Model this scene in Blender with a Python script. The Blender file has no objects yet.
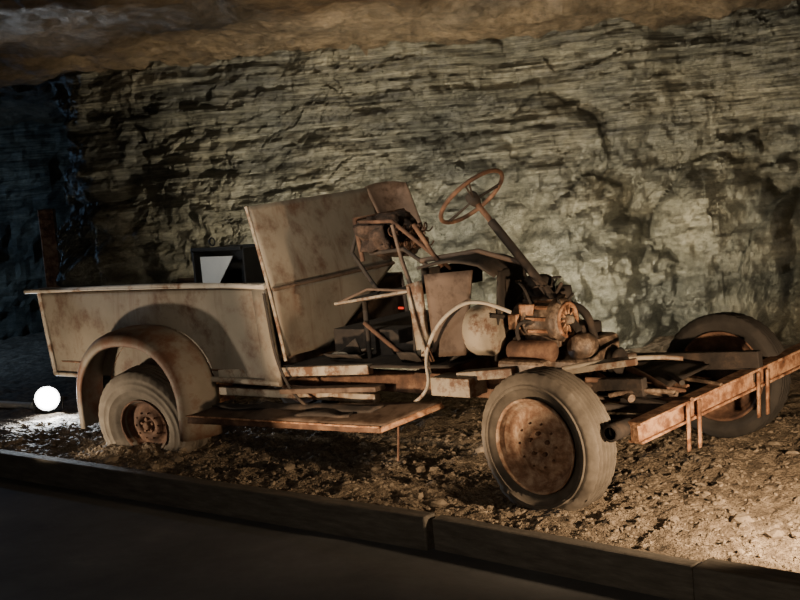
import bpy, math, random
from mathutils import Matrix, Vector, noise, Euler
random.seed(4)
COL=bpy.context.scene.collection
# ------------------------------------------------------------------ materials
def newmat(name):
    m=bpy.data.materials.new(name); m.use_nodes=True
    nt=m.node_tree; b=nt.nodes['Principled BSDF']; return m,nt,b
def ramp(nt,fac,stops):
    r=nt.nodes.new('ShaderNodeValToRGB'); e=r.color_ramp.elements
    while len(e)<len(stops): e.new(.5)
    for i,(p,c) in enumerate(stops):
        e[i].position=p; e[i].color=(*c,1)
    nt.links.new(fac,r.inputs[0]); return r
def tex(nt,scale,detail=8,rough=.6,stretch=(1,1,1),coord='Object',dist=0):
    tc=nt.nodes.new('ShaderNodeTexCoord'); mp=nt.nodes.new('ShaderNodeMapping')
    mp.inputs['Scale'].default_value=stretch
    nt.links.new(tc.outputs[coord],mp.inputs[0])
    n=nt.nodes.new('ShaderNodeTexNoise'); n.inputs['Scale'].default_value=scale
    n.inputs['Detail'].default_value=detail; n.inputs['Roughness'].default_value=rough
    n.inputs['Distortion'].default_value=dist
    nt.links.new(mp.outputs[0],n.inputs['Vector']); return n
def bump(nt,b,h,strength,dist=.02,prev=None):
    bp=nt.nodes.new('ShaderNodeBump'); bp.inputs['Strength'].default_value=strength
    bp.inputs['Distance'].default_value=dist
    nt.links.new(h,bp.inputs['Height'])
    if prev: nt.links.new(prev.outputs[0],bp.inputs['Normal'])
    nt.links.new(bp.outputs[0],b.inputs['Normal']); return bp
def noisy(name,stops,scale=6,rough=.85,bs=.4,bd=.01,metal=0,stretch=(1,1,1),detail=8,coord='Object'):
    m,nt,b=newmat(name)
    n=tex(nt,scale,detail,.65,stretch,coord); r=ramp(nt,n.outputs[0],stops)
    nt.links.new(r.outputs[0],b.inputs['Base Color'])
    b.inputs['Roughness'].default_value=rough; b.inputs['Metallic'].default_value=metal
    n2=tex(nt,scale*5,6,.6,(1,1,1),coord); bump(nt,b,n2.outputs[0],bs,bd); return m
def mixmat(name,ca,cb,cc,s1,s2,lo,hi,rough=.7,bs=.3,bd=.006,streak=False):
    m,nt,b=newmat(name)
    n=tex(nt,s1,6,.6); r=ramp(nt,n.outputs[0],[(.35,ca),(.65,cb)])
    n2=tex(nt,s2,10,.7); r2=ramp(nt,n2.outputs[0],[(lo,(0,0,0)),(hi,(1,1,1))])
    fac=r2.outputs[0]
    if streak:
        n3=tex(nt,7,8,.7,(1,1,.14)); r3=ramp(nt,n3.outputs[0],[(.54,(0,0,0)),(.72,(.8,.8,.8))])
        ad=nt.nodes.new('ShaderNodeMix'); ad.data_type='RGBA'; ad.blend_type='LIGHTEN'; ad.inputs[0].default_value=1
        nt.links.new(r2.outputs[0],ad.inputs[6]); nt.links.new(r3.outputs[0],ad.inputs[7]); fac=ad.outputs[2]
    mx=nt.nodes.new('ShaderNodeMix'); mx.data_type='RGBA'
    nt.links.new(fac,mx.inputs[0]); nt.links.new(r.outputs[0],mx.inputs[6]); mx.inputs[7].default_value=(*cc,1)
    nt.links.new(mx.outputs[2],b.inputs['Base Color']); b.inputs['Roughness'].default_value=rough
    bump(nt,b,n2.outputs[0],bs,bd); return m
RUST=noisy('rusty_steel',[(.3,(.030,.016,.010)),(.5,(.10,.050,.030)),(.7,(.23,.13,.078))],9)
RUSTO=noisy('orange_rust',[(.3,(.07,.028,.014)),(.45,(.22,.10,.05)),(.62,(.50,.29,.17))],14,bs=.6)
RIMM=noisy('dusty_rusted_rim',[(.3,(.15,.078,.045)),(.46,(.34,.195,.12)),(.64,(.60,.43,.30))],18,bs=.5,bd=.006)
DARK=noisy('dark_grimy_steel',[(.3,(.010,.008,.007)),(.55,(.03,.022,.017)),(.75,(.09,.06,.042))],8)
ENG=noisy('oily_engine_iron',[(.3,(.024,.017,.013)),(.5,(.10,.066,.046)),(.68,(.34,.25,.18))],16,.55,.5,.006)
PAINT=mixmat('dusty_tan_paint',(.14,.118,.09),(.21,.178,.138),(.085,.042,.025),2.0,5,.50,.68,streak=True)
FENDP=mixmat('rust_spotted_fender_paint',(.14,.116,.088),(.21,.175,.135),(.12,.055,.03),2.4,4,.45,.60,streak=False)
PALE=mixmat('pale_dusty_metal',(.24,.20,.15),(.36,.31,.245),(.13,.068,.04),5,9,.48,.60)
RAILM=mixmat('bed_rail_paint',(.32,.28,.225),(.43,.38,.32),(.17,.095,.06),6,10,.53,.64)
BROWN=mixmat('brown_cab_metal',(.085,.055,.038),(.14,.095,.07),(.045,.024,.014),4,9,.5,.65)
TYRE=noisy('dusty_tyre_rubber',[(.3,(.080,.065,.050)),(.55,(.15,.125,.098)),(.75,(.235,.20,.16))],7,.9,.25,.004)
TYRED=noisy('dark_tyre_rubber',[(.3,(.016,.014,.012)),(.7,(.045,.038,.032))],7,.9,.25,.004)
SEATM=noisy('torn_seat_springs',[(.3,(.012,.008,.006)),(.5,(.05,.029,.02)),(.7,(.12,.072,.048))],20,bs=.8,bd=.02)
WOOD=noisy('weathered_timber',[(.3,(.07,.060,.05)),(.55,(.12,.105,.085)),(.75,(.18,.155,.13))],6,.9,.5,.008,stretch=(1,6,6))
def flat(name,c,rough=.6,em=0):
    m,nt,b=newmat(name); b.inputs['Base Color'].default_value=(*c,1); b.inputs['Roughness'].default_value=rough
    if em: b.inputs['Emission Color'].default_value=(*c,1); b.inputs['Emission Strength'].default_value=em
    return m
WHITE=noisy('white_card',[(.3,(.6,.6,.58)),(.7,(.75,.74,.7))],4,.7,.05)
BLACK=noisy('black_enamel',[(.3,(.012,.012,.012)),(.7,(.03,.028,.026))],6,.5,.1)
LAMPM=flat('lamp_glass_lit',(.95,.98,1),.3,80)
RED=flat('red_reflector',(.45,.02,.01),.3)
def rockmat(name,dark,mid,lite,strata=True):
    m,nt,b=newmat(name)
    st=(.5,.5,3.0) if strata else (1,1,1)
    n=tex(nt,1.8,12,.75,st,'Object',.5); r=ramp(nt,n.outputs[0],[(.32,dark),(.5,mid),(.68,lite)])
    cur=r.outputs[0]
    if strata:
        tc=nt.nodes.new('ShaderNodeTexCoord'); sp=nt.nodes.new('ShaderNodeSeparateXYZ'); nt.links.new(tc.outputs['Object'],sp.inputs[0])
        nz=tex(nt,1.1,5,.6); ad=nt.nodes.new('ShaderNodeMath'); ad.operation='MULTIPLY_ADD'; ad.inputs[1].default_value=1.6
        nt.links.new(nz.outputs[0],ad.inputs[0]); nt.links.new(sp.outputs[2],ad.inputs[2])
        mr=nt.nodes.new('ShaderNodeMapRange'); mr.inputs[1].default_value=1.9; mr.inputs[2].default_value=2.7; mr.inputs[3].default_value=.12; mr.inputs[4].default_value=.85
        nt.links.new(ad.outputs[0],mr.inputs[0])
        for sc,ss,lo in((1.5,(.5,.5,10),.40),(2.5,(.6,.6,20),.42)):
            n4=tex(nt,sc,10,.75,ss,'Object',.9); r4=ramp(nt,n4.outputs[0],[(lo,(.30,.30,.30)),(lo+.12,(1,1,1))])
            mx=nt.nodes.new('ShaderNodeMix'); mx.data_type='RGBA'; mx.blend_type='MULTIPLY'
            nt.links.new(mr.outputs[0],mx.inputs[0])
            nt.links.new(cur,mx.inputs[6]); nt.links.new(r4.outputs[0],mx.inputs[7]); cur=mx.outputs[2]
    n5=tex(nt,10,14,.88); r5=ramp(nt,n5.outputs[0],[(.38,(.38,.38,.38)),(.6,(1.35,1.35,1.35))])
    m5=nt.nodes.new('ShaderNodeMix'); m5.data_type='RGBA'; m5.blend_type='MULTIPLY'; m5.inputs[0].default_value=1
    nt.links.new(cur,m5.inputs[6]); nt.links.new(r5.outputs[0],m5.inputs[7])
    n3=tex(nt,.8,5,.55,(1,1,1.3)); r3=ramp(nt,n3.outputs[0],[(.36,(.66,.67,.64)),(.6,(1.0,.95,.82))])
    mx=nt.nodes.new('ShaderNodeMix'); mx.data_type='RGBA'; mx.blend_type='MULTIPLY'; mx.inputs[0].default_value=1
    nt.links.new(m5.outputs[2],mx.inputs[6]); nt.links.new(r3.outputs[0],mx.inputs[7])
    nt.links.new(mx.outputs[2],b.inputs['Base Color']); b.inputs['Roughness'].default_value=.45
    n2=tex(nt,9,14,.88,(1,1,1.8)); bp=bump(nt,b,n2.outputs[0],1,.18)
    v=tex(nt,60,5,.75); bump(nt,b,v.outputs[0],.9,.03,bp)
    return m
ROCK=rockmat('stratified_rock',(.16,.16,.14),(.32,.315,.265),(.56,.54,.45))
CEILM=rockmat('ceiling_rock',(.09,.068,.048),(.24,.185,.128),(.42,.33,.24),False)
DIRT=noisy('gravelly_dirt',[(.3,(.085,.062,.042)),(.5,(.21,.16,.11)),(.7,(.40,.32,.23))],12,.95,1,.04,detail=12)
STONE=noisy('loose_stone',[(.3,(.11,.085,.06)),(.6,(.27,.215,.155)),(.8,(.45,.38,.29))],11,.9,.6,.01)
FLOORM=noisy('worn_path_floor',[(.3,(.06,.06,.06)),(.6,(.10,.10,.10)),(.8,(.15,.15,.15))],2.2,.8,.35,.008,detail=12)
# ------------------------------------------------------------------ mesh helpers
def mk(name,vs,fs,mat,parent=None,smooth=False,loc=None,rot=None):
    me=bpy.data.meshes.new(name); me.from_pydata([tuple(v) for v in vs],[],fs); me.update()
    if smooth: me.polygons.foreach_set('use_smooth',[True]*len(me.polygons))
    me.materials.append(mat)
    o=bpy.data.objects.new(name,me); COL.objects.link(o)
    if parent: o.parent=parent
    if loc: o.location=loc
    if rot: o.rotation_euler=rot
    return o
def empty(name,loc=(0,0,0),rot=(0,0,0),parent=None):
    o=bpy.data.objects.new(name,None); COL.objects.link(o); o.location=loc; o.rotation_euler=rot
    o.empty_display_size=.2
    if parent:o.parent=parent
    return o
def bevel(o,w=.006,s=2):
    m=o.modifiers.new('bevel','BEVEL'); m.width=w; m.segments=s; m.limit_method='ANGLE'; return o
def box(name,c,s,mat,parent=None,rot=(0,0,0),bw=.006):
    x,y,z=[k/2 for k in s]
    vs=[(a*x,b*y,d*z) for a in(-1,1) for b in(-1,1) for d in(-1,1)]
    fs=[(0,1,3,2),(4,6,7,5),(0,4,5,1),(2,3,7,6),(0,2,6,4),(1,5,7,3)]
    return bevel(mk(name,vs,fs,mat,parent,loc=c,rot=rot),bw)
def plate(name,q,mat,parent=None,th=.012,nx=14,ny=10,dent=.008,ds=3,sag=0):
    a,b,c,d=[Vector(p) for p in q]; n=((b-a).cross(d-a)).normalized(); vs=[]
    for j in range(ny+1):
        for i in range(nx+1):
            u=i/nx; v=j/ny
            p=(a*(1-u)+b*u)*(1-v)+(d*(1-u)+c*u)*v
            k=noise.noise(p*ds+Vector((7,3,1)))*dent*min(1,4*min(u,1-u,v,1-v)+.25)
            vs.append(p+n*(k+sag*math.sin(math.pi*u)*math.sin(math.pi*v)))
    fs=[(j*(nx+1)+i,j*(nx+1)+i+1,(j+1)*(nx+1)+i+1,(j+1)*(nx+1)+i) for j in range(ny) for i in range(nx)]
    o=mk(name,vs,fs,mat,parent,True); m=o.modifiers.new('thick','SOLIDIFY'); m.thickness=th; m.offset=0; return o
def tube(name,pts,r,mat,parent=None,smooth=True,res=6,cyc=False):
    cu=bpy.data.curves.new(name,'CURVE'); cu.dimensions='3D'; cu.bevel_depth=r; cu.bevel_resolution=3; cu.use_fill_caps=True
    sp=cu.splines.new('NURBS' if smooth and len(pts)>2 else 'POLY'); sp.points.add(len(pts)-1)
    for i,p in enumerate(pts): sp.points[i].co=(*p,1)
    if sp.type=='NURBS': sp.order_u=3; sp.use_endpoint_u=not cyc; sp.resolution_u=res
    sp.use_cyclic_u=cyc
    cu.materials.append(mat); o=bpy.data.objects.new(name,cu); COL.objects.link(o)
    if parent:o.parent=parent
    return o
def lathe(name,prof,mat,parent=None,axis='y',loc=(0,0,0),rot=(0,0,0),seg=48,fn=None,smooth=True):
    vs=[];n=len(prof)
    for i in range(seg):
        a=2*math.pi*i/seg
        for j,(r,h) in enumerate(prof):
            rr,hh=(fn(i,j,r,h) if fn else (r,h))
            x,z=rr*math.cos(a),rr*math.sin(a)
            vs.append((x,hh,z) if axis=='y' else ((hh,x,z) if axis=='x' else (x,z,hh)))
    fs=[(i*n+j,i*n+j+1,((i+1)%seg)*n+j+1,((i+1)%seg)*n+j) for i in range(seg) for j in range(n-1)]
    return mk(name,vs,fs,mat,parent,smooth,loc,rot)
def fb(p,s,o=4): return noise.fractal(Vector(p)*s,1.0,2.0,o)
# ------------------------------------------------------------------ layout frame of the truck
FX,FY=.566,5.81; YAW=math.atan2(-.643,.766)
cy,sy=math.cos(YAW),math.sin(YAW)
def W(x,t,z=0): return Vector((FX+x*cy-t*sy,FY+x*sy+t*cy,z))
# ------------------------------------------------------------------ cave shell
def wall(name,path,z0,z1,step,mat,extra=None,amp=.16):
    pts=[]; P=[Vector((*p,0)) for p in path]
    ex=[P[0]*2-P[1]]+P+[P[-1]*2-P[-2]]
    for i in range(1,len(ex)-2):
        n=max(2,int((ex[i+1]-ex[i]).length/step))
        for k in range(n):
            t=k/n; a,b,c,d=ex[i-1:i+3]
            pts.append(.5*((2*b)+(c-a)*t+(2*a-5*b+4*c-d)*t*t+(3*b-a-3*c+d)*t**3))
    nz=int((z1-z0)/step); vs=[]; N=len(pts)
    for i,p in enumerate(pts):
        tg=(pts[min(i+3,N-1)]-pts[max(i-3,0)]).normalized(); nr=Vector((tg.y,-tg.x,0))
        for j in range(nz+1):
            z=z0+(z1-z0)*j/nz; q=Vector((p.x,p.y,z))
            d=amp*1.4*noise.noise(q*.8)+amp*fb(q,1.7,3)*.8
            w=fb((p.x*.5,p.y*.5,z*.5),1.5,3)
            zz=z*1.0+.10*w
            up=min(1,max(0,(z-1.3+.5*w)/.6)); lo=1-up
            l1=noise.noise(Vector((p.x*.45,p.y*.45,zz*7.0))); l2=noise.noise(Vector((p.x*.9,p.y*.9,zz*17))); l3=noise.noise(Vector((p.x*1.6,p.y*1.6,zz*32)))
            msk=.6+.8*noise.noise(Vector((p.x*.9+3,p.y,z*.9)))
            d+=(l1*.08+l2*.055+l3*.025)*(.15+.65*up)*max(.25,msk+.2)
            c=noise.cell_vector(Vector((p.x*3.0+w*2,p.y*3,z*6+w*2)))
            c2=noise.cell_vector(Vector((p.x*7+w*3,p.y*7,z*13+w*3)))
            rg=abs(noise.noise(q*3.1+Vector((w,w,w))))
            d+=(c.x-.5)*.045+(c2.x-.5)*.028+fb(q,6,5)*(.045+.03*lo)-lo*(.25-rg)*.22+lo*fb(q,2.6,4)*.08
            if extra: d+=extra(q)
            vs.append(q+nr*d)
    fs=[(i*(nz+1)+j,(i+1)*(nz+1)+j,(i+1)*(nz+1)+j+1,i*(nz+1)+j+1) for i in range(N-1) for j in range(nz)]
    return mk(name,vs,fs,mat,smooth=False)
def g(q,cx,cz,sx,sz,a):
    e=((q.x-cx)/sx)**2+((q.z-cz)/sz)**2
    return a*max(0,1-e)**.5 if e<1 else 0
def bulge(q):
    d=0
    k=.16*fb(q,2.2,4)
    Q=Vector((q.x+k,q.y,q.z+k))
    d+=g(Q,1.65,.6,.6,.85,.45)+g(Q,2.75,.7,.6,.95,.55)+g(Q,3.6,.5,.7,.8,.5)+g(Q,.9,.2,.7,.5,.3)+g(Q,-.4,.1,1.0,.6,.2)
    d+=g(Q,1.45,1.75,.4,.55,.22)+g(Q,-1.2,.9,1.3,1.2,.12)
    if q.z>2.2: d+=(q.z-2.2)*.25
    return d
wall('wall_back',[(-3.3,17),(-3.15,14),(-3.0,11.8),(-2.72,10.6),(-2.0,10.15),(-.8,10.05),(.6,10.2),(2,10.15),(3.2,9.8),(4.3,8.8),(5.2,7.0),(5.6,4.5)],-.3,3.2,.022,ROCK,bulge)
wall('wall_left',[(-9.5,4),(-8.5,9),(-7.5,13),(-6,14.6),(-4.5,15.2),(-2.9,15.6)],-.3,3.2,.06,ROCK)
vs=[];NX=330;NY=380
for j in range(NY+1):
    for i in range(NX+1):
        x=-10+16.5*i/NX; y=-2+19*j/NY
        z=2.80+.10*fb((x,y,5),.5,3)+.07*fb((x,y*1.3,9),2.2,5)+.03*fb((x,y,2),7,4)
        c=noise.cell_vector(Vector((x*2.5+fb((x,y,0),1.5,3),y*2+fb((x,y,7),1.5,3),0))); z+=(c.x-.5)*.05
        z-=.10*max(0,min(1,(y-9.0)))
        vs.append((x,y,z))
mk('ceiling',vs,[(j*(NX+1)+i,j*(NX+1)+i+1,(j+1)*(NX+1)+i+1,(j+1)*(NX+1)+i) for j in range(NY) for i in range(NX)],CEILM,smooth=True)
def gh(x,t):
    z=.035*fb((x,t,0),1.1,3)+.03*fb((x,t,3),4.5,5)+.02*fb((x,t,1),15,3)
    z+=.05*math.exp(-((x+2.9)**2+(t-.1)**2)/.5)
    z+=.10*max(0,min(1,(t-3)/2))
    e=min(1,max(0,(t+.45)/.25)); return z*(.3+.7*e)
vs=[];xs=[];x=-13.0
while x<4.6:
    xs.append(x); x+= .025 if -4.5<x<2.2 else .09
ts=[];t=-.43
while t<7.5:
    ts.append(t); t+= .025 if t<2.2 else .07
for t in ts:
    for x in xs: vs.append(W(x,t,gh(x,t)))
n=len(xs)
mk('dirt_ground',vs,[(j*n+i,j*n+i+1,(j+1)*n+i+1,(j+1)*n+i) for j in range(len(ts)-1) for i in range(n-1)],DIRT,smooth=False)
vs=[W(-13,-.40,-.12),W(-13,-9,-.12),W(6.5,-9,-.12),W(6.5,-.40,-.12)]
mk('floor',vs,[(0,1,2,3)],FLOORM)
def rubble(name,count,fx,size):
    vs=[];fs=[]
    ico=[(0,0,-1),(.72,-.53,-.45),(-.28,-.85,-.45),(-.89,0,-.45),(-.28,.85,-.45),(.72,.53,-.45),(.28,-.85,.45),(-.72,-.53,.45),(-.72,.53,.45),(.28,.85,.45),(.89,0,.45),(0,0,1)]
    icf=[(0,1,2),(1,0,5),(0,2,3),(0,3,4),(0,4,5),(1,5,10),(2,1,6),(3,2,7),(4,3,8),(5,4,9),(1,10,6),(2,6,7),(3,7,8),(4,8,9),(5,9,10),(6,10,11),(7,6,11),(8,7,11),(9,8,11),(10,9,11)]
    for _ in range(count):
        x,t=fx(); s=size*min(2.2,random.lognormvariate(0,.5)); sc=Vector((random.uniform(.7,1.4),random.uniform(.6,1.2),random.uniform(.4,.7)))*s
        R=Euler((random.random()*.6,random.random()*.6,random.random()*6)).to_matrix(); c=W(x,t,gh(x,t)+s*.05); b=len(vs)
        if c.y>9.2 or c.x>4: continue
        for v in ico: vs.append(c+R@Vector((v[0]*sc.x*random.uniform(.75,1.2),v[1]*sc.y*random.uniform(.75,1.2),v[2]*sc.z)))
        fs+=[tuple(b+k for k in f) for f in icf]
    return mk(name,vs,fs,STONE)
rubble('loose_rubble',11000,lambda:(random.uniform(-5,2.3),random.uniform(-.38,2.2)),.009)
rubble('loose_rubble',260,lambda:(random.uniform(-4.5,2.3),random.uniform(-.3,2.4)),.024)
def timber(x0,x1,t,z0,z1,th=.09,tw=0):
    return box('kerb_timber',W((x0+x1)/2,t,(z0+z1)/2),(x1-x0,th,z1-z0),WOOD,rot=(0,0,YAW+tw),bw=.01)
timber(-4.2,-.27,-.475,-.13,.045); timber(-9,-4.22,-.48,-.13,.04)
timber(-.25,1.15,-.50,-.13,.035,.08,-.07); timber(1.17,3.4,-.62,-.13,.05,.14,-.05)
# ------------------------------------------------------------------ truck
T=empty('rusty_pickup_truck',(FX,FY,0),(0,0,YAW))
def P(fn,*a,**k): return fn(*a,parent=T,**k)
YN,YF=.10,1.36
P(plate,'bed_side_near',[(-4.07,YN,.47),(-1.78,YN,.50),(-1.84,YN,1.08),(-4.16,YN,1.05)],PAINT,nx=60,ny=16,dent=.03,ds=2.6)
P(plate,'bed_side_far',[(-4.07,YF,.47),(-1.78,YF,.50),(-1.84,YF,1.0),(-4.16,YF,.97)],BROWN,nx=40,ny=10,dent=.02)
P(plate,'bed_floor',[(-4.07,YN,.56),(-1.8,YN,.56),(-1.8,YF,.56),(-4.07,YF,.56)],RUST,nx=30,ny=20)
P(plate,'bed_front_wall',[(-1.83,YN,.5),(-1.83,YF,.5),(-1.86,YF,1.0),(-1.86,YN,1.05)],BROWN)
P(plate,'tailgate',[(-4.12,YN,.5),(-4.12,YF,.5),(-4.15,YF,.97),(-4.15,YN,1.03)],BROWN)
P(tube,'bed_rail_near',[(-4.27,YN-.05,1.065),(-4.1,YN-.03,1.065),(-3.4,YN-.03,1.085),(-2.6,YN-.03,1.10),(-1.9,YN-.03,1.09),(-1.83,YN-.02,1.08)],.016,RAILM)
P(plate,'bed_rail_flange',[(-4.24,YN-.05,1.068),(-1.84,YN-.04,1.092),(-1.84,YN+.05,1.098),(-4.2,YN+.05,1.075)],RAILM,th=.012,nx=40,ny=2,dent=.006)
P(tube,'bed_rail_far',[(-4.15,YF,.98),(-1.85,YF,1.0)],.017,BROWN)
P(tube,'bed_rear_post',[(-4.16,YN-.015,1.05),(-4.07,YN-.015,.47)],.015,RAILM)
P(plate,'bed_front_stake',[(-1.90,YN-.022,.49),(-1.765,YN-.022,.50),(-1.83,YN-.022,1.07),(-1.94,YN-.022,1.07)],PAINT,nx=3,ny=8,th=.02)
P(tube,'bed_bottom_flange',[(-2.42,YN-.02,.505),(-1.78,YN-.02,.505)],.018,PALE)
P(tube,'bed_bottom_flange_rear',[(-4.06,YN-.02,.47),(-3.6,YN-.02,.47)],.014,PALE)
def fender(name,yo,yi,mat,sgn=1):
    cx=-2.96; vs=[];n=40
    prof=[(yi,.035),(yi-.05*sgn,.04),(yo+.10*sgn,.030),(yo+.05*sgn,.016),(yo+.018*sgn,-.006),(yo,-.035),(yo,-.065),(yo+.02*sgn,-.075)]
    for i in range(n+1):
        a=math.pi*1.10*i/n-.16
        for (y,dr) in prof:
            rx=.565+dr; rz=.475+dr
            c,s=math.cos(a),math.sin(a)
            k=abs(c)**.85*(1 if c>0 else -1)
            m=abs(s)**.9*(1 if s>0 else -1)
            vs.append((cx+rx*k,y,.33+rz*m if s>0 else .33+.9*m))
    p=len(prof)
    fs=[(i*p+j,(i+1)*p+j,(i+1)*p+j+1,i*p+j+1) for i in range(n) for j in range(p-1)]
    o=mk(name,vs,fs,mat,T,True); m=o.modifiers.new('thick','SOLIDIFY'); m.thickness=.008; return o
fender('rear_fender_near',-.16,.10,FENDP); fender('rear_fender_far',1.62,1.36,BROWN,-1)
vs=[];n=24
for i in range(n+1):
    a=math.pi*i/n
    for y in(.09,.32): vs.append((-2.96+.50*math.cos(a),y,.33+.44*math.sin(a)))
vs2=[(-2.96+.50*math.cos(math.pi*i/n),.32,.33+.44*math.sin(math.pi*i/n)) for i in range(n+1)]
fs=[(2*i,2*i+2,2*i+3,2*i+1) for i in range(n)]
b=len(vs); vs+=vs2; fs.append(tuple(b+i for i in range(n+1)))
mk('wheelhouse_inner',vs,fs,RUSTO,T)
# wheels
def wheel(name,loc,yaw=0,cam=0,r=.34,w=.17,sag=.0,mat=TYRE,rim=RIMM,rf=.70,dish=0):
    e=empty(name,loc,(cam,0,yaw),T)
    h=w/2; ri=r*rf; g2=(r-.052)-(ri+.045)
    prof=[(ri-.02,-h*.55),(ri-.005,-h*.72),(ri+.012,-h*.80),(ri+.03,-h*.97),(ri+.045,-h*1.04)]
    if g2>.03:
        prof+=[(ri+.045+g2*.3,-h*1.16),(ri+.045+g2*.34,-h*1.21),(ri+.045+g2*.42,-h*1.15),(ri+.045+g2*.7,-h*1.17),(ri+.045+g2*.74,-h*1.21),(ri+.045+g2*.82,-h*1.15)]
    s0=len(prof)
    prof+=[(r-.052,-h*1.06),(r-.045,-h*1.10),(r-.035,-h*1.03),(r-.014,-h*.94),(r-.004,-h*.78)]
    tr=[]
    for k,y in enumerate([-.62,-.60,-.52,-.50,-.32,-.30,-.22,-.20,-.05,-.03,.03,.05,.20,.22,.30,.32,.50,.52,.60,.62]):
        lowg=k in(1,2,5,6,9,10,13,14,17,18); tr.append((r-(.010 if lowg else 0),y*w*.5*1.15))
    prof=prof+tr+[(a,-b) for a,b in reversed(prof)]
    def fn(i,j,rr,hh):
        if s0+2<=j<=s0+6 or len(prof)-s0-7<=j<=len(prof)-s0-3:
            if i%3==0: rr-=.004
        return rr,hh
    o=lathe('tyre',prof,mat,e,seg=120,fn=fn)
    if sag:
        for v in o.data.vertices:
            if v.co.z< -r+sag:
                d=(-r+sag)-v.co.z; v.co.z=-r+sag-.15*d; v.co.y*=1+.42*min(1,d/sag)
            elif v.co.z<-r+sag*2.2: v.co.y*=1.18
    R=ri; q=R/.238
    rp=[(.001,-.045),(.028,-.045),(.034,-.040),(.036,-.012),(.055,-.008),(.075,-.010),(.078,-.024),(.105,-.030),(.125,-.024),(.14,-.012),(.165,-.002),(.19,.002),(.20,-.012),(.214,-.026),(.221,-.030),(.228,-.050),(.240,-.066),(.245,-.058),(.238,-.04)]
    rp=[(a*q,b) for a,b in rp]
    lathe('rim_disc',rp,rim,e,seg=64,loc=(0,-h*.28+dish,0))
    for k in range(5):
        a=k*2*math.pi/5+.3
        lathe('lug_nut',[(0.0005,-.02),(.009,-.02),(.011,-.01),(.011,.012)],RUST,e,seg=6,loc=(.057*q*math.cos(a),-h*.28+dish-.01,.057*q*math.sin(a)),smooth=False)
    for k in range(10):
        a=k*2*math.pi/10
        lathe('rim_rivet',[(0.0005,-.014),(.005,-.012),(.007,0)],RUST,e,seg=8,loc=(.115*q*math.cos(a),-h*.28-.024+dish,.115*q*math.sin(a)))
    lathe('brake_drum',[(.001,.0),(.14,.0),(.145,.02),(.15,.03),(.15,.085),(.12,.10),(.001,.11)],RUST,e,seg=40,loc=(0,.0,0))
    lathe('rim_inner',[(R*.98,h*.7),(R*.93,h*.55),(R*.86,h*.2),(R*.84,-h*.3)],RUST,e,seg=48)
    return e
wheel('front_wheel_near',(.085,.045,.312),math.radians(-6),math.radians(2),r=.365,w=.19,sag=.055,rf=.64,dish=-.018)
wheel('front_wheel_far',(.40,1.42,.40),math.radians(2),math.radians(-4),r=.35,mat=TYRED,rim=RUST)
wheel('rear_wheel_near',(-2.95,.02,.205),math.radians(12),math.radians(9),r=.38,w=.20,sag=.12,rf=.48,rim=RUST)
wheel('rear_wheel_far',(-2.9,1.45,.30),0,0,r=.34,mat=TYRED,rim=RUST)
# running board
P(plate,'running_board',[(-2.42,-.13,.315),(-.84,-.13,.355),(-.60,.10,.455),(-2.40,.10,.335)],BROWN,nx=50,ny=8,dent=.035,ds=4,th=.012)
P(plate,'running_board_lip',[(-2.42,-.135,.270),(-.84,-.135,.325),(-.84,-.13,.355),(-2.42,-.13,.315)],RUST,nx=50,ny=3,dent=.02,ds=6)
P(plate,'running_board_end',[(-.84,-.135,.325),(-.58,.10,.43),(-.60,.10,.455),(-.84,-.13,.355)],RUSTO,nx=12,ny=3)
P(tube,'running_board_edge_roll',[(-2.42,-.14,.317),(-1.6,-.142,.333),(-.84,-.14,.357)],.006,RUSTO)
P(tube,'running_board_hanger',[(-.80,-.03,.38),(-.79,-.05,.28),(-.80,-.06,.16)],.006,RUST)
P(plate,'torn_board_strip',[(-2.3,-.02,.355),(-1.0,-.02,.40),(-.95,.04,.43),(-2.3,.05,.36)],DARK,nx=30,ny=4,dent=.04,ds=6)
P(plate,'torn_board_patch',[(-1.5,-.11,.37),(-1.1,-.09,.385),(-1.15,.02,.40),(-1.45,.0,.39)],DARK,nx=12,ny=4,dent=.03,ds=9)
P(box,'sill_upper',(-1.72,.12,.575),(1.25,.05,.055),PALE,rot=(0,math.radians(-3.6),0))
P(box,'sill_lower',(-1.75,.16,.43),(1.3,.05,.05),PALE,rot=(0,math.radians(-1),0))
P(box,'sill_step',(-1.35,.05,.50),(.75,.09,.03),BROWN,rot=(0,math.radians(-4),0))
P(box,'chassis_rail_near',(-2.1,.36,.50),(4.2,.06,.12),RUST)
P(box,'chassis_rail_front_near',(.0,.40,.51),(.9,.055,.09),DARK,rot=(0,math.radians(-3),0))
P(box,'chassis_rail_far',(-2.0,1.10,.50),(4.0,.06,.12),RUST)
P(box,'chassis_rail_front_far',(.2,1.10,.53),(1.1,.055,.09),DARK,rot=(0,math.radians(-3),0))
for i,x in enumerate((-3.9,-2.4,-1.0,-.1)): P(box,'crossmember_%d'%i,(x,.73,.50),(.08,.74,.10),RUST)
P(box,'body_mount_block',(-.55,.2,.535),(.26,.16,.10),PALE)
P(box,'body_mount_bracket',(-.36,.22,.60),(.36,.10,.05),PALE,rot=(0,math.radians(-6),0))
P(tube,'rear_axle',[(-2.92,.05,.26),(-2.92,1.45,.30)],.045,DARK)
P(tube,'front_axle',[(.07,.08,.31),(.12,.25,.28),(.25,.75,.28),(.36,1.2,.34),(.40,1.4,.40)],.032,DARK)
P(tube,'steering_tie_rod',[(-.12,.12,.36),(.0,.7,.36),(.22,1.35,.42)],.014,RUST)
P(tube,'drag_link',[(.02,.33,.62),(.35,.5,.68),(.55,.62,.64)],.012,PALE)
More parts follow.
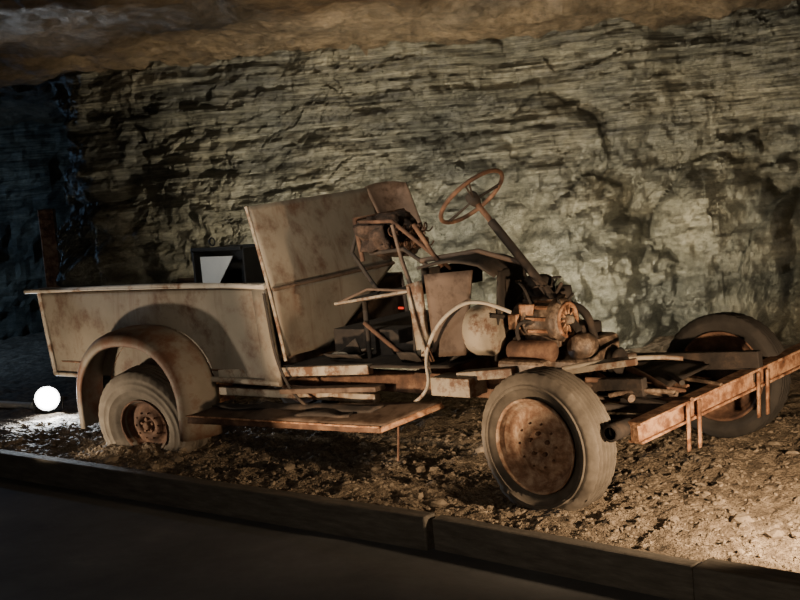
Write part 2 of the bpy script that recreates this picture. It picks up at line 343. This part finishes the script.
for s,y in(('near',.30),('far',1.14)):
    for k in range(4):
        hl=.42-.09*k
        P(tube,'leaf_spring_%s_%d'%(s,k),[(.15-hl,y,.43-k*.018+.06*(hl/.46)**2-.06),(.15,y,.36-k*.018),(.15+hl,y,.43-k*.018+.06*(hl/.46)**2-.06)],.013,DARK)
P(plate,'cab_floor',[(-1.8,.12,.60),(-.55,.12,.64),(-.55,1.34,.64),(-1.8,1.34,.60)],DARK,nx=30,ny=20,dent=.03)
P(box,'seat_riser',(-1.42,.85,.70),(.50,.8,.16),DARK,rot=(0,0,.03))
P(box,'transmission_tunnel',(-.75,.72,.68),(.7,.26,.12),DARK,bw=.04)
P(plate,'toe_board',[(-.62,.2,.64),(-.62,1.25,.64),(-.30,1.0,.76),(-.30,.2,.92)],DARK,nx=10,ny=10)
P(tube,'gear_lever',[(-.85,.75,.70),(-.9,.74,.95),(-1.0,.72,1.12)],.012,DARK)
P(tube,'hand_brake_lever',[(-1.0,.35,.62),(-1.25,.33,.80),(-1.3,.33,.84)],.013,RUST)
for i in range(26):
    x=random.uniform(-1.7,-.8); y=random.uniform(.14,.9); a=random.uniform(-.6,.6); l=random.uniform(.12,.35)
    P(plate,'scrap_strip_%d'%i,[(x,y,.62+random.uniform(0,.08)),(x+l,y+.3*a,.65+random.uniform(0,.12)),(x+l,y+.3*a+.05,.66),(x,y+.06,.63)],random.choice([RUST,PALE,DARK,DARK,BROWN]),nx=5,ny=2,th=.008,dent=.05,ds=8)
# cab back
P(plate,'cab_back_upper',[(-1.80,.10,1.07),(-1.80,1.22,1.10),(-1.94,1.22,1.60),(-1.96,.12,1.56)],PAINT,nx=30,ny=16,dent=.03,ds=1.8,sag=.02)
P(tube,'cab_back_seam',[(-1.79,.10,1.065),(-1.79,1.22,1.095)],.012,BROWN)
P(plate,'cab_back_lower',[(-1.76,.12,.66),(-1.76,.50,.66),(-1.79,1.22,1.09),(-1.79,.10,1.065)],PAINT,nx=24,ny=14,dent=.02)
P(tube,'cab_back_edge',[(-1.96,.11,1.56),(-1.80,.09,1.07),(-1.74,.10,.64)],.010,PALE)
vs=[];n=14
for j in range(9):
    v=j/8
    for i in range(n+1):
        a=math.pi/2*i/n; r=.16; lean=-.13*v
        x=-1.81+lean+r-r*math.cos(a); y=1.18+r*math.sin(a)*1.4
        vs.append((x,y,1.36+.25*v+(.02*math.sin(a*2) if v>.9 else 0)-(.10*(1-v))*math.sin(a)))
fs=[(j*(n+1)+i,j*(n+1)+i+1,(j+1)*(n+1)+i+1,(j+1)*(n+1)+i) for j in range(8) for i in range(n)]
o=mk('cab_corner_far',vs,fs,BROWN,T,True); o.modifiers.new('thick','SOLIDIFY').thickness=.012
# seat frame
P(tube,'seat_frame_loop',[(-1.24,.30,1.20),(-1.28,.30,1.44),(-1.26,.72,1.46),(-1.20,.72,1.24)],.014,RUST,smooth=False)
P(plate,'seat_back_pad',[(-1.16,.34,1.22),(-1.12,.72,1.24),(-1.24,.72,1.43),(-1.26,.34,1.40)],SEATM,nx=30,ny=16,th=.08,dent=.12,ds=11)
P(plate,'seat_side_pad',[(-1.24,.31,1.25),(-1.05,.31,1.27),(-1.08,.31,1.40),(-1.27,.31,1.40)],SEATM,nx=14,ny=10,th=.04,dent=.08,ds=14)
for i in range(6):
    for j in range(2):
        pts=[]
        for k in range(19):
            a=k*math.pi/3; pts.append((-1.16+.12*k/18,.36+.065*i+.028*math.cos(a),1.27+.085*j+.028*math.sin(a)))
        P(tube,'seat_spring_%d_%d'%(i,j),pts,.0045,RUST,res=3)
P(tube,'seat_leg_front',[(-1.26,.32,1.42),(-1.32,.30,1.25),(-1.14,.30,1.02)],.013,DARK,smooth=False)
P(tube,'seat_leg_back',[(-1.00,.30,1.40),(-.97,.32,1.20),(-.90,.32,1.0)],.012,BROWN,smooth=False)
P(tube,'seat_brace',[(-1.28,.32,1.42),(-1.02,.32,1.42),(-.66,.36,1.14)],.012,RUST,smooth=False)
P(tube,'seat_brace_low',[(-1.2,.32,1.24),(-.95,.32,1.26),(-.8,.34,1.16)],.012,DARK,smooth=False)
P(plate,'seat_tray',[(-1.40,.22,.965),(-.84,.22,1.035),(-.92,.60,1.04),(-1.40,.60,.98)],DARK,nx=8,ny=6,th=.02)
P(tube,'seat_tray_edge',[(-1.41,.215,.965),(-.84,.215,1.04)],.009,PALE)
P(tube,'seat_tray_flap',[(-1.40,.215,.965),(-1.15,.215,1.05),(-.84,.215,1.04)],.008,BROWN,smooth=False)
P(tube,'seat_post_a',[(-1.30,.35,.62),(-1.30,.35,.96)],.016,DARK); P(tube,'seat_post_b',[(-.95,.35,.62),(-.93,.35,1.02)],.016,DARK)
# cowl
P(plate,'cowl_side_near',[(-.70,.20,.68),(-.48,.20,.70),(-.40,.20,1.15),(-.72,.20,1.13)],BROWN,nx=12,ny=12,dent=.02)
P(plate,'door_pillar_near',[(-.78,.17,.69),(-.71,.17,.69),(-.73,.17,1.10),(-.82,.17,1.08)],PALE,nx=3,ny=8,th=.03)
P(tube,'pillar_cable',[(-.80,.15,1.07),(-.77,.14,.9),(-.70,.14,.72),(-.69,.14,.6)],.010,PALE)
vs=[];n=16
for i in range(n+1):
    u=i/n; y=.19+.62*u; xf=-.26-.24*u; z=1.155+.02*math.sin(math.pi*u)-.03*u
    x0=-.76-.03*u
    for k in range(6):
        s=k/5; vs.append((x0+(xf-x0)*s,y,z+.035*math.sin(math.pi*min(1,s*1.1))+.012*noise.noise(Vector((x0+s,y*5,0))) -(.05 if k==5 else 0)))
fs=[(i*6+j,(i+1)*6+j,(i+1)*6+j+1,i*6+j+1) for i in range(n) for j in range(5)]
o=mk('cowl_top',vs,fs,DARK,T,True); o.modifiers.new('thick','SOLIDIFY').thickness=.015
P(plate,'firewall',[(-.34,.26,.66),(-.50,.95,.66),(-.50,.82,1.12),(-.28,.26,1.13)],DARK,nx=12,ny=8)
P(plate,'dash_panel',[(-.76,.22,1.02),(-.78,.80,1.02),(-.77,.80,1.15),(-.75,.22,1.16)],DARK,nx=8,ny=4)
P(tube,'dash_brace',[(-.78,.25,1.20),(-.5,.40,1.23),(-.25,.5,1.14)],.014,BROWN,smooth=False)
P(tube,'windscreen_stub',[(-.80,.24,1.40),(-.66,.28,1.16)],.012,RUST)
P(box,'red_reflector',(-.86,.15,.955),(.04,.012,.014),RED,bw=.003)
C0=Vector((-.55,.45,1.52)); D=Vector((.40,0,-.47)).normalized()
sw=empty('steering_wheel',C0,D.to_track_quat('Z','Y').to_euler(),T)
pts=[(.205*math.cos(a),.205*math.sin(a),0) for a in [2*math.pi*i/24 for i in range(24)]]
tube('steering_rim',pts,.012,RUST,sw,cyc=True)
for a in (.4,.4+math.pi*2/3,.4+math.pi*4/3):
    for d in(-.07,.07): tube('spoke',[(.02*math.cos(a),.02*math.sin(a),.02),(.2*math.cos(a+d),.2*math.sin(a+d),0)],.005,DARK,sw)
lathe('steering_hub',[(.001,-.02),(.03,-.018),(.036,.0),(.03,.04),(.02,.06)],DARK,sw,axis='z',seg=24)
def al(d): return tuple(C0+D*d)
P(tube,'steering_column',[al(0),al(.62)],.016,RUST,smooth=False)
P(tube,'steering_column_lower',[al(.18),al(.95)],.024,DARK,smooth=False)
P(lathe,'steering_box',[(.001,-.07),(.06,-.06),(.07,0),(.06,.06),(.001,.07)],ENG,loc=(.08,.45,.72),seg=20)
# engine
P(box,'engine_block',(-.12,.66,.62),(.44,.30,.24),ENG,bw=.03)
P(box,'engine_head',(-.16,.66,.77),(.36,.22,.08),DARK,bw=.02)
P(box,'oil_pan',(-.05,.68,.46),(.4,.24,.12),DARK,bw=.03)
P(lathe,'bell_housing',[(.001,-.07),(.09,-.07),(.125,-.055),(.135,-.03),(.135,.05),(.12,.06),(.11,.065),(.03,.068),(.025,.08),(.001,.082)],PALE,axis='x',loc=(-.38,.24,.83),seg=48)
P(lathe,'generator_body',[(.001,-.20),(.05,-.20),(.075,-.18),(.088,-.17),(.088,-.10),(.098,-.098),(.098,-.08),(.090,-.078),(.090,.05),(.112,.055),(.114,.10),(.098,.115),(.090,.118),(.082,.100),(.03,.095),(.001,.095)],ENG,axis='x',loc=(-.10,.42,.86),seg=48)
for k in range(9):
    a=k*math.pi/4.5+.2
    P(box,'generator_cooling_rib_%d'%k,(-.11,.42+.094*math.cos(a),.86+.094*math.sin(a)),(.13,.016,.018),RUSTO,rot=(a,0,0),bw=.004)
for k in range(10):
    a=k*math.pi/5
    P(box,'fan_vane_%d'%k,(.012,.42+.056*math.cos(a),.86+.056*math.sin(a)),(.022,.05,.010),RUSTO,rot=(a,0,0),bw=.002)
P(lathe,'pulley_hub',[(.001,.035),(.018,.035),(.026,.0),(.026,-.03)],PALE,axis='x',loc=(.015,.42,.86),seg=20)
P(lathe,'pulley_ring',[(.080,-.010),(.094,-.010),(.094,.010),(.080,.010),(.080,-.010)],RUSTO,axis='x',loc=(.018,.42,.86),seg=40)
P(box,'generator_bracket',(-.14,.46,.96),(.22,.09,.03),ENG,rot=(.2,0,0)); P(box,'generator_terminal_box',(-.18,.36,.92),(.09,.05,.06),RUSTO)
P(box,'generator_foot',(-.12,.42,.75),(.2,.1,.06),ENG); P(box,'cable_clamp',(-.25,.34,.86),(.06,.06,.08),RUSTO)
P(lathe,'starter_motor',[(.001,-.14),(.045,-.14),(.055,-.12),(.055,.12),(.04,.13),(.001,.135)],RUST,axis='x',loc=(-.14,.32,.71),seg=28)
P(box,'gearbox_casing',(-.16,.28,.63),(.28,.14,.09),ENG,bw=.02)
P(lathe,'air_cleaner',[(.001,.07),(.05,.07),(.075,.055),(.085,.03),(.085,-.03),(.07,-.05),(.03,-.06),(.03,-.12)],DARK,axis='z',loc=(-.22,.54,1.01),seg=36)
P(lathe,'carburettor',[(.001,.06),(.04,.06),(.045,.02),(.03,0),(.045,-.03),(.05,-.08)],DARK,axis='z',loc=(-.08,.56,.96),seg=24)
P(tube,'manifold',[(-.22,.52,.86),(-.1,.54,.93),(.02,.58,.90),(.06,.60,.78),(.08,.60,.62)],.022,DARK)
for k in range(12):
    p=[(-.40+random.uniform(0,.42),.28+random.uniform(0,.3),.76+random.uniform(0,.32)) for _ in range(4)]
    P(tube,'engine_wire_%d'%k,p,random.choice([.005,.007,.010]),DARK)
P(lathe,'crank_pulley',[(.001,.03),(.06,.03),(.075,.02),(.06,0),(.075,-.02),(.05,-.03)],DARK,axis='x',loc=(.14,.68,.60),seg=32)
P(box,'pale_strut',(.20,.40,.625),(.40,.03,.035),PALE,rot=(0,math.radians(-8),math.radians(10)))
for k in range(20):
    a=Vector((random.uniform(-.1,.45),random.uniform(.35,1.0),random.uniform(.38,.56))); d=Vector((random.uniform(-.3,.3),random.uniform(-.25,.25),random.uniform(-.08,.08)))
    P(tube,'chassis_linkage_%d'%k,[tuple(a-d),tuple(a+Vector((0,0,.03))),tuple(a+d)],random.uniform(.008,.022),random.choice([DARK,RUST,DARK,ENG]))
P(plate,'front_floor_sheet',[(.15,.48,.50),(.50,.48,.50),(.5,1.02,.54),(.15,1.02,.54)],DARK,nx=12,ny=12,dent=.06,ds=5)
# hoses
P(tube,'heater_hose',[(-.18,.20,.93),(-.23,.12,.98),(-.31,.09,1.0),(-.40,.09,.99),(-.55,.11,.91),(-.66,.13,.80),(-.71,.13,.67),(-.68,.12,.54),(-.78,.11,.44),(-.88,.10,.40)],.010,RAILM)
P(tube,'brake_cable',[(-1.82,.05,1.05),(-1.80,.05,.9),(-1.77,.04,.71),(-1.70,.03,.55),(-1.58,.02,.42),(-1.45,.0,.38)],.009,DARK)
# front bumper beam
a=Vector((.54,.10,.375)); b=Vector((.82,1.95,.52)); d=(b-a); ln=d.length
bm=empty('front_bumper_beam',(a+b)/2,d.to_track_quat('X','Z').to_euler(),T)
def bb(nm,c,s,m): return box(nm,c,s,m,bm,bw=.004)
bb('beam_web',(0,0,0),(ln,.05,.085),RUSTO); bb('beam_flange_top',(0,0,.045),(ln,.085,.014),RUSTO); bb('beam_flange_bottom',(0,0,-.045),(ln,.085,.014),RUSTO)
P(lathe,'bumper_tube_end',[(.030,-.12),(.042,-.12),(.042,.05),(.001,.055)],DARK,axis='y',loc=(.48,.10,.395),seg=28)
for i,(x,y,z) in enumerate([(.60,.46,.40),(.62,.54,.40),(.70,1.08,.44),(.72,1.15,.445)]):
    P(plate,'shackle_strap_%d'%i,[(x+.03,y-.012,z-.19),(x+.03,y+.022,z-.19),(x+.04,y+.022,z+.05),(x+.04,y-.012,z+.05)],RUSTO,nx=2,ny=8,th=.010)
P(box,'frame_horn_near',(.42,.44,.43),(.26,.05,.07),DARK,rot=(0,math.radians(6),0)); P(box,'frame_horn_far',(.55,1.10,.48),(.34,.05,.07),DARK,rot=(0,math.radians(4),0))
P(tube,'stabiliser_link',[(.45,.3,.30),(.55,.9,.33),(.5,1.3,.40)],.014,RUST)
# ------------------------------------------------------------------ other objects
bx=empty('black_crate',W(-3.06,1.0,.57),(0,0,YAW))
box('crate_back',(0,.18,.36),(.52,.02,.66),BLACK,bx); box('crate_side_a',(-.26,0,.36),(.02,.36,.66),BLACK,bx); box('crate_side_b',(.26,0,.36),(.02,.36,.66),BLACK,bx)
box('crate_bottom',(0,0,.03),(.52,.36,.04),BLACK,bx); box('crate_front_low',(0,-.18,.22),(.52,.02,.40),BLACK,bx)
box('crate_top_bar',(0,-.18,.69),(.52,.03,.03),BLACK,bx)
mk('white_card',[(-.15,-.20,.64),(.19,-.20,.64),(-.02,-.20,.40),(-.15,-.20,.42)],[(0,1,2,3)],WHITE,bx).modifiers.new('t','SOLIDIFY').thickness=.006
tube('crate_lifting_ring',[(-.24+.03*math.cos(k*math.pi/4),0,.73+.03*math.sin(k*math.pi/4)) for k in range(8)],.006,BLACK,bx,cyc=True)
box('steel_post',(-3.60,12.6,.80),(.16,.10,1.62),RUSTO,bw=.008)
lp=W(-5.06,.64,.13)
fl=empty('floodlight',lp,(0,0,0)); dirn=(Vector((-1.2,3,.9))-lp)
yaw=math.atan2(dirn.x,-dirn.y); fl.rotation_euler=(0,0,yaw)
lathe('lamp_housing',[(.10,-.07),(.105,-.07),(.09,.0),(.05,.09),(.001,.10)],BLACK,fl,seg=32)
lathe('lamp_reflector',[(.098,-.068),(.082,-.045)],WHITE,fl,seg=32)
lathe('lamp_lens',[(.001,-.052),(.06,-.050),(.080,-.044)],LAMPM,fl,seg=32)
tube('lamp_bracket',[(-.11,0,.0),(-.11,0,-.12),(.11,0,-.12),(.11,0,0)],.008,BLACK,fl,smooth=False)
tube('cable_conduit',[W(-5.25,.62,.05),W(-5.8,.55,.05),W(-7.2,.4,.06)],.03,WHITE,smooth=True)
# ------------------------------------------------------------------ lights
def spot(name,loc,target,power,col,size=80,blend=.6,rad=.04):
    l=bpy.data.lights.new(name,'SPOT'); l.energy=power; l.color=col; l.spot_size=math.radians(size); l.spot_blend=blend; l.shadow_soft_size=rad
    o=bpy.data.objects.new(name,l); COL.objects.link(o); o.location=loc
    o.rotation_euler=(Vector(target)-Vector(loc)).to_track_quat('-Z','Y').to_euler(); return o
def pt(name,loc,power,col,rad=.05):
    l=bpy.data.lights.new(name,'POINT'); l.energy=power; l.color=col; l.shadow_soft_size=rad
    o=bpy.data.objects.new(name,l); COL.objects.link(o); o.location=loc; return o
WARM=(1,.72,.45); COOL=(.8,.9,1)
def aim(x,t,z,az,el):
    a=math.radians(az); e=math.radians(el)
    return W(x,t,z)+Vector(W(math.sin(a),math.cos(a))-W(0,0))*math.cos(e)+Vector((0,0,math.sin(e)))
spot('spot_bed',W(-3.6,-.95,.16),aim(-3.6,-.95,.16,20,34),74,(1,.81,.58),96,.3)
spot('spot_cab',W(-1.1,-1.5,.26),aim(-1.1,-1.5,.26,8,26),230,WARM,76,.3)
spot('spot_front',W(1.9,-.3,.45),W(.3,.7,.2),300,WARM,120,.8)
lw=W(-1.85,1.75,.35)
spot('spot_wall_low',lw,lw+Vector((.20,1,.75)),430,(1,.90,.70),135,.6,.06)
spot('spot_wall_right',W(-.3,1.9,.5),(2.2,9.9,1.1),230,(1,.87,.64),75,.8,.06)
spot('wall_high_fill',(-1.6,4.5,2.3),(1.2,10,1.3),330,(1,.92,.76),66,1.0,.1)  # added fill for the rock wall from above left, no fixture there
spot('crate_fill',W(-4.2,-2.2,2.4),W(-3.1,1.0,1.1),75,COOL,28,.5)  # added narrow fill to brighten the white card, no real source
pt('ceiling_bounce_fill',(-1.0,2.0,1.2),62,(1,.82,.60),.2)  # added fill standing in for light bounced up onto the ceiling
spot('flood_beam',lp+dirn.normalized()*.10,(-1.2,3,.9),190,COOL,130,.6)
pt('passage_blue',(-5.8,12.6,1.5),65,(.35,.6,1),.1)
pt('path_fill',(-2.6,3.0,2.3),11,(.65,.82,1),.15)  # added weak cool fill to lift path and kerb, not a fixture
w=bpy.data.worlds.new('world'); bpy.context.scene.world=w; w.use_nodes=True
w.node_tree.nodes['Background'].inputs[0].default_value=(.35,.45,.6,1); w.node_tree.nodes['Background'].inputs[1].default_value=.04
cd=bpy.data.cameras.new('camera'); cd.lens=54; cd.sensor_width=36
co=bpy.data.objects.new('camera',cd); COL.objects.link(co)
M=Matrix.Rotation(math.radians(90-6.18),4,'X')@Matrix.Rotation(math.radians(-5),4,'Z')
co.matrix_world=Matrix.Translation((0,0,1.7))@M
bpy.context.scene.camera=co
